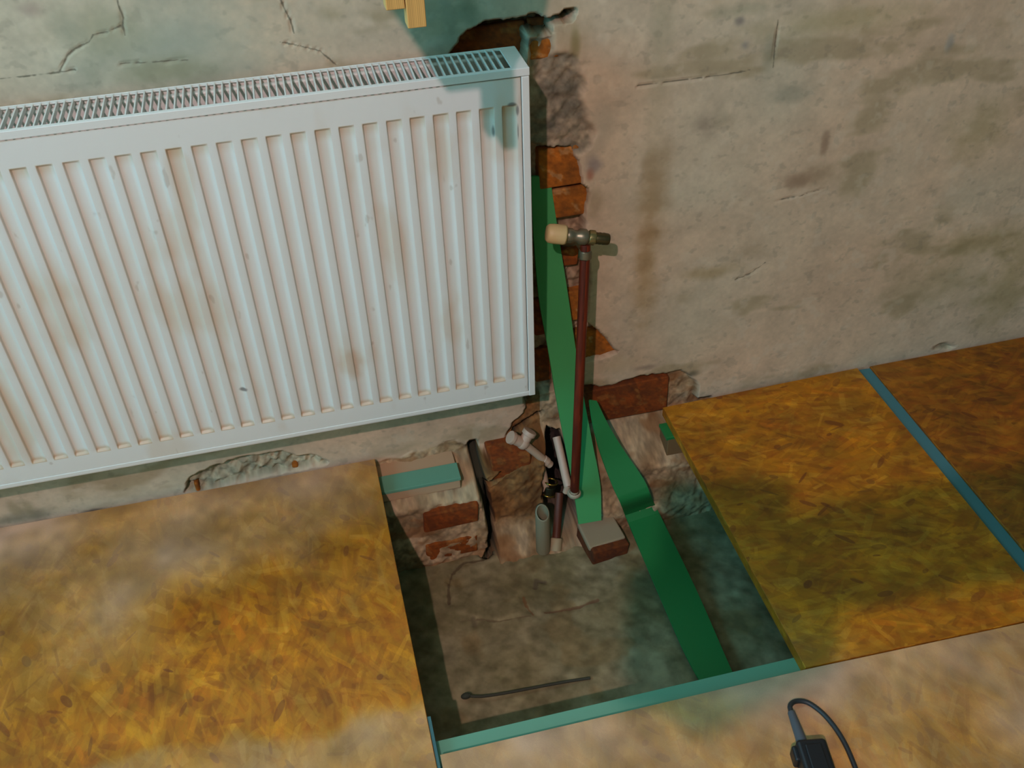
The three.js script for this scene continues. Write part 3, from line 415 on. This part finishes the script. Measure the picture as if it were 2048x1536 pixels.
// ---------------------------------------------------------------- loose green foam strips
{
  const t = thing('foam_strip', 'long green foam strip leaning upright in the wall chase beside the radiator', 'strip');
  part(t, 'strip', ribbon([
    [[0.0396, 0.554, -0.012], [0.0721, 0.5492, -0.012]], [[0.0403, 0.4511, -0.008], [0.0851, 0.4437, -0.008]], [[0.0463, 0.3088, 0.004], [0.1029, 0.2981, 0.004]], [[0.059, 0.2004, 0.018], [0.1137, 0.189, 0.018]],
    [[0.0662, 0.1085, 0.045], [0.1222, 0.0958, 0.045]], [[0.0759, 0.0047, 0.08], [0.1321, -0.0024, 0.08]], [[0.0833, -0.0871, 0.118], [0.1393, -0.0876, 0.118]], [[0.0837, -0.1489, 0.155], [0.1315, -0.1505, 0.155]],
  ], 0.005), green);
  const u = thing('foam_strip', 'dark green foam strip running along the bed of the floor opening to the wall', 'strip');
  part(u, 'strip', ribbon([
    [[0.1955, -0.185, 0.5489], [0.2565, -0.185, 0.5501]], [[0.1906, -0.185, 0.4897], [0.2584, -0.185, 0.4965]], [[0.1907, -0.185, 0.3461], [0.264, -0.185, 0.3469]], [[0.1945, -0.185, 0.1319], [0.2646, -0.185, 0.1213]],
    [[0.1643, -0.0921, 0.168], [0.2282, -0.0866, 0.168]], [[0.1539, -0.0624, 0.155], [0.2185, -0.0584, 0.155]], [[0.1367, 0.0037, 0.118], [0.1889, -0.0094, 0.118]], [[0.1314, 0.0491, 0.085], [0.1636, 0.0388, 0.085]], [[0.1348, 0.08, 0.045], [0.1494, 0.0741, 0.045]],
  ], 0.005), greenDark);
  const b = thing('brick', 'loose mortar-topped brick lying at the foot of the leaning green strip', 'brick');
  const c = [0.1257, -0.19, 0.1702];
  const g = brickGeo(-0.03, 0.05, -0.035, 0.019, -0.05, 0.035, 3.3); part(b, 'block', g, std(0x9c8458, 0.95, { map: brickTex })); part(b, 'mortar', brickGeo(-0.032, 0.049, 0.008, 0.022, -0.05, 0.02, 5.1), std(0xa08a6c, 0.95)); b.position.set(c[0], c[1] - 0.012, c[2]); b.rotation.set(0.06, 0.12, -0.05);
}

// ---------------------------------------------------------------- black cable coupling on the boards
{
  const blk = std(0x16181c, 0.45), cab = std(0x2a2e30, 0.5), t = thing('cable_coupling', 'black mains coupling with a grey bend protector and looped cable on the front board', 'plug');
  const a = [0.2279, 0.022, 0.7993], e = [0.2393, 0.012, 0.7406], f = [0.2137, 0.02, 0.8798];
  const body = new THREE.Group(); body.name = 'body'; t.add(body);
  const ang = Math.atan2(f[0] - a[0], f[2] - a[2]);
  const g = merge([rbox(-0.022, 0.022, -0.017, 0.019, 0.0, 0.10, 0.006, 3), rbox(-0.028, -0.016, -0.013, 0.010, 0.004, 0.028, 0.004, 3), rbox(-0.012, 0.012, 0.017, 0.0215, 0.01, 0.085, 0.002, 2)]).rotateY(ang).translate(a[0] + 0.009, 0.019, a[2]);
  t.remove(body); part(t, 'housing', g, blk);
  part(t, 'bend_protector', along(lathe([[0, 0], [0.0078, 0], [0.0082, 0.004], [0.0074, 0.02], [0.0066, 0.04], [0.0056, V(a).distanceTo(V(e)) - 0.002], [0.0046, V(a).distanceTo(V(e))], [0, V(a).distanceTo(V(e))]], 20), a, e), std(0x50565c, 0.5));
  part(t, 'cable', tube([e, [0.2432, 0.01, 0.7299], [0.2552, 0.007, 0.7231], [0.2717, 0.005, 0.727], [0.2854, 0.004, 0.7458], [0.293, 0.004, 0.7719], [0.2953, 0.004, 0.801], [0.2925, 0.004, 0.8327], [0.2842, 0.004, 0.8818], [0.2719, 0.004, 0.9442]], 0.0038, 60), cab);
}

// ---------------------------------------------------------------- pale wooden battens hanging in front of the window
{
  const w = std(0xe2b268, 0.6, { map: dataTex(64, 256, (u, v) => { const k = 225 + 30 * fbm(u * 6, v * 3, 151, 3) + 14 * Math.sin(u * 60 + 5 * fbm(u * 3, v * 2, 153, 2)); return [k, k, k * 0.96]; }) });
  const t = thing('batten_bundle', 'pale wooden battens hanging in front of the wall above the radiator', 'batten');
  const r = [-0.2079, 1.0302, 0.57], l = [-0.2255, 1.048, 0.57];
  part(t, 'batten', rbox(r[0] - 0.0085, r[0] + 0.0085, r[1], 2.8, 0.56, 0.578, 0.001), w);
  part(t, 'batten', rbox(l[0] - 0.0085, l[0] + 0.0085, l[1], 1.45, 0.56, 0.578, 0.001), w);
  const s = new THREE.Shape([[-0.36, 1.25], [-0.27, 1.095], [-0.2, 1.095], [-0.17, 1.23], [-0.17, 1.5], [-0.36, 1.5]].map((p) => new THREE.Vector2(...p)));
  part(t, 'board', new THREE.ExtrudeGeometry(s, { depth: 0.012, bevelEnabled: true, bevelSize: 0.001, bevelThickness: 0.001, bevelSegments: 1 }).translate(0, 0, 0.545), w);  // unseen above the battens, cut to cast the shadow on radiator and wall
}

// ---------------------------------------------------------------- the photographer, standing behind the camera under the lamp; the shadow over the opening is theirs
{
  const t = thing('person', 'person in a dark jacket and jeans reaching a phone out to one side', 'person'), ph = thing('phone', 'small dark phone held out in the hand of the person', 'phone');
  const cam = new THREE.Matrix4().makeRotationFromEuler(new THREE.Euler(-0.688, -0.2121, -0.0384, 'YXZ')).setPosition(-0.3219, 1.3357, 1.449), W = (p) => new THREE.Vector3(...p).applyMatrix4(cam).toArray();
  const pg = merge([rbox(-0.108, 0.014, -0.128, 0.014, 0.006, 0.02, 0.004, 3)]).applyMatrix4(cam); part(ph, 'case', pg, std(0x22242a, 0.4));
  part(ph, 'screen', rbox(-0.1, 0.006, -0.12, 0.006, 0.0195, 0.0206, 0.0004).applyMatrix4(cam), std(0x30404a, 0.15));
  part(ph, 'lens', rod(0.006, 0.002).rotateX(Math.PI / 2).translate(0, 0, 0.0045).applyMatrix4(cam), std(0x101214, 0.1));
  const skin = [0.55, 0.33, 0.24], cloth = [0.035, 0.045, 0.06], jean = [0.05, 0.075, 0.13], hair = [0.06, 0.04, 0.025], shoe = [0.04, 0.035, 0.03];
  const SR = [0.66, 1.41, 1.98], SL = [0.26, 1.41, 1.92], ER = [0.74, 1.12, 2.02], EL = [0.16, 1.44, 1.62], HR = [0.70, 0.86, 1.96], WL = W([0.03, -0.045, 0.078]);
  const body = [
    [[0.36, 0.98, 2.0], [0.54, 0.98, 2.0], 0.135, 0.135, jean], [[0.37, 1.12, 1.99], [0.53, 1.12, 1.99], 0.125, 0.125, cloth], [[0.35, 1.3, 1.97], [0.55, 1.3, 1.97], 0.13, 0.13, cloth], [SL, SR, 0.075, 0.075, cloth],
    [[0.45, 1.42, 1.95], [0.435, 1.55, 1.9], 0.058, 0.055, skin], [[0.43, 1.62, 1.865], [0.43, 1.665, 1.885], 0.082, 0.098, skin], [[0.43, 1.555, 1.82], [0.43, 1.6, 1.83], 0.035, 0.06, skin], [[0.43, 1.615, 1.775], [0.43, 1.6, 1.762], 0.012, 0.014, skin],
    [[0.43, 1.69, 1.9], [0.43, 1.65, 1.93], 0.1, 0.092, hair], [[0.338, 1.63, 1.88], [0.338, 1.60, 1.875], 0.016, 0.012, skin], [[0.522, 1.63, 1.88], [0.522, 1.60, 1.875], 0.016, 0.012, skin],
    [SL, EL, 0.066, 0.054, cloth], [EL, WL, 0.054, 0.044, cloth], [SR, ER, 0.066, 0.052, cloth], [ER, HR, 0.052, 0.036, cloth], [HR, [0.69, 0.79, 1.94], 0.03, 0.028, skin],
    [[0.36, 0.92, 2.0], [0.34, 0.5, 1.99], 0.1, 0.066, jean], [[0.34, 0.5, 1.99], [0.33, 0.1, 2.03], 0.064, 0.048, jean], [[0.33, 0.055, 2.03], [0.31, 0.04, 1.84], 0.05, 0.038, shoe],
    [[0.54, 0.92, 2.0], [0.57, 0.5, 1.98], 0.1, 0.066, jean], [[0.57, 0.5, 1.98], [0.58, 0.1, 2.03], 0.064, 0.048, jean], [[0.58, 0.055, 2.03], [0.60, 0.04, 1.84], 0.05, 0.038, shoe],
  ];
  for (let k = 0; k < 4; k++) { const z = 1.905 + 0.021 * k; body.push([[0.69, 0.775, z], [0.682, 0.70 - 0.006 * (k % 3), z - 0.004], 0.0105, 0.009, skin]); }
  body.push([[0.685, 0.80, 1.91], [0.665, 0.75, 1.885], 0.0125, 0.010, skin]);
  function hand() {                                                       // palm behind the phone, fingers round its far end, thumb across its back
    const o = [[WL, W([0.0, -0.075, 0.062]), 0.036, 0.036, skin], [W([0.0, -0.105, 0.066]), W([-0.075, -0.148, 0.060]), 0.036, 0.032, skin], [W([0.0, -0.07, 0.060]), W([-0.078, -0.092, 0.054]), 0.028, 0.026, skin]];
    const len = [0.85, 1, 1.06, 0.92];
    for (let k = 0; k < 4; k++) { const y = -0.158 + 0.0245 * k, l = len[k], a = W([-0.080, y, 0.050]), b = W([-0.122, y + 0.002, 0.030]), c = W([-0.124, y + 0.003, -0.004]), d = W([-0.122 + 0.03 * l, y + 0.003, -0.010]); o.push([a, b, 0.0122, 0.0115, skin], [b, c, 0.0115, 0.010, skin], [c, d, 0.010, 0.0085, skin]); }
    o.push([W([-0.01, -0.06, 0.054]), W([-0.035, -0.03, 0.043]), 0.017, 0.0135, skin], [W([-0.035, -0.03, 0.043]), W([-0.062, -0.012, 0.0325]), 0.013, 0.010, skin]);
    return o;
  }
  function surface(bones, centre, half, res, k) {
    const mc = new MarchingCubes(res, new THREE.MeshStandardMaterial(), false, false, 220000); mc.isolation = 0;
    const bx = bones.map(([a, b, ra, rb, c]) => ({ a, d: [b[0] - a[0], b[1] - a[1], b[2] - a[2]], ra, rb, c, l2: (b[0] - a[0]) ** 2 + (b[1] - a[1]) ** 2 + (b[2] - a[2]) ** 2 }));
    const dist = (q, x, y, z) => { const px = x - q.a[0], py = y - q.a[1], pz = z - q.a[2], t = clamp((px * q.d[0] + py * q.d[1] + pz * q.d[2]) / (q.l2 || 1)); return Math.hypot(px - q.d[0] * t, py - q.d[1] * t, pz - q.d[2] * t) - lerp(q.ra, q.rb, t); };
    for (let z = 0; z < res; z++) for (let y = 0; y < res; y++) for (let x = 0; x < res; x++) {
      const wx = centre[0] + (x / res * 2 - 1) * half, wy = centre[1] + (y / res * 2 - 1) * half, wz = centre[2] + (z / res * 2 - 1) * half; let d = 0.2;
      for (const q of bx) { const e = dist(q, wx, wy, wz); if (e > d + k) continue; const h = Math.max(k - Math.abs(d - e), 0) / k; d = Math.min(d, e) - h * h * k * 0.25; }
      mc.field[z * res * res + y * res + x] = -d;
    }
    mc.update();
    const n = mc.count, pos = new Float32Array(n * 3), col = new Float32Array(n * 3);
    for (let i = 0; i < n; i++) {
      const w = [0, 1, 2].map((a) => centre[a] + mc.positionArray[i * 3 + a] * half); pos.set(w, i * 3);
      let best = 1e9, c = skin; for (const q of bx) { const e = dist(q, ...w); if (e < best) { best = e; c = q.c; } } col.set(c, i * 3);
    }
    const g = new THREE.BufferGeometry(); g.setAttribute('position', new THREE.BufferAttribute(pos, 3)); g.setAttribute('normal', new THREE.BufferAttribute(new Float32Array(mc.normalArray.slice(0, n * 3)), 3)); g.setAttribute('color', new THREE.BufferAttribute(col, 3)); return g;
  }
  const g = mergeGeometries([surface(body, [0.28, 0.9, 1.8], 0.92, 150, 0.05), surface(hand(), W([-0.05, -0.09, 0.04]), 0.14, 90, 0.008)]);
  part(t, 'body', g, new THREE.MeshStandardMaterial({ vertexColors: true, roughness: 0.8 }));
}
renderer.render(scene, camera);
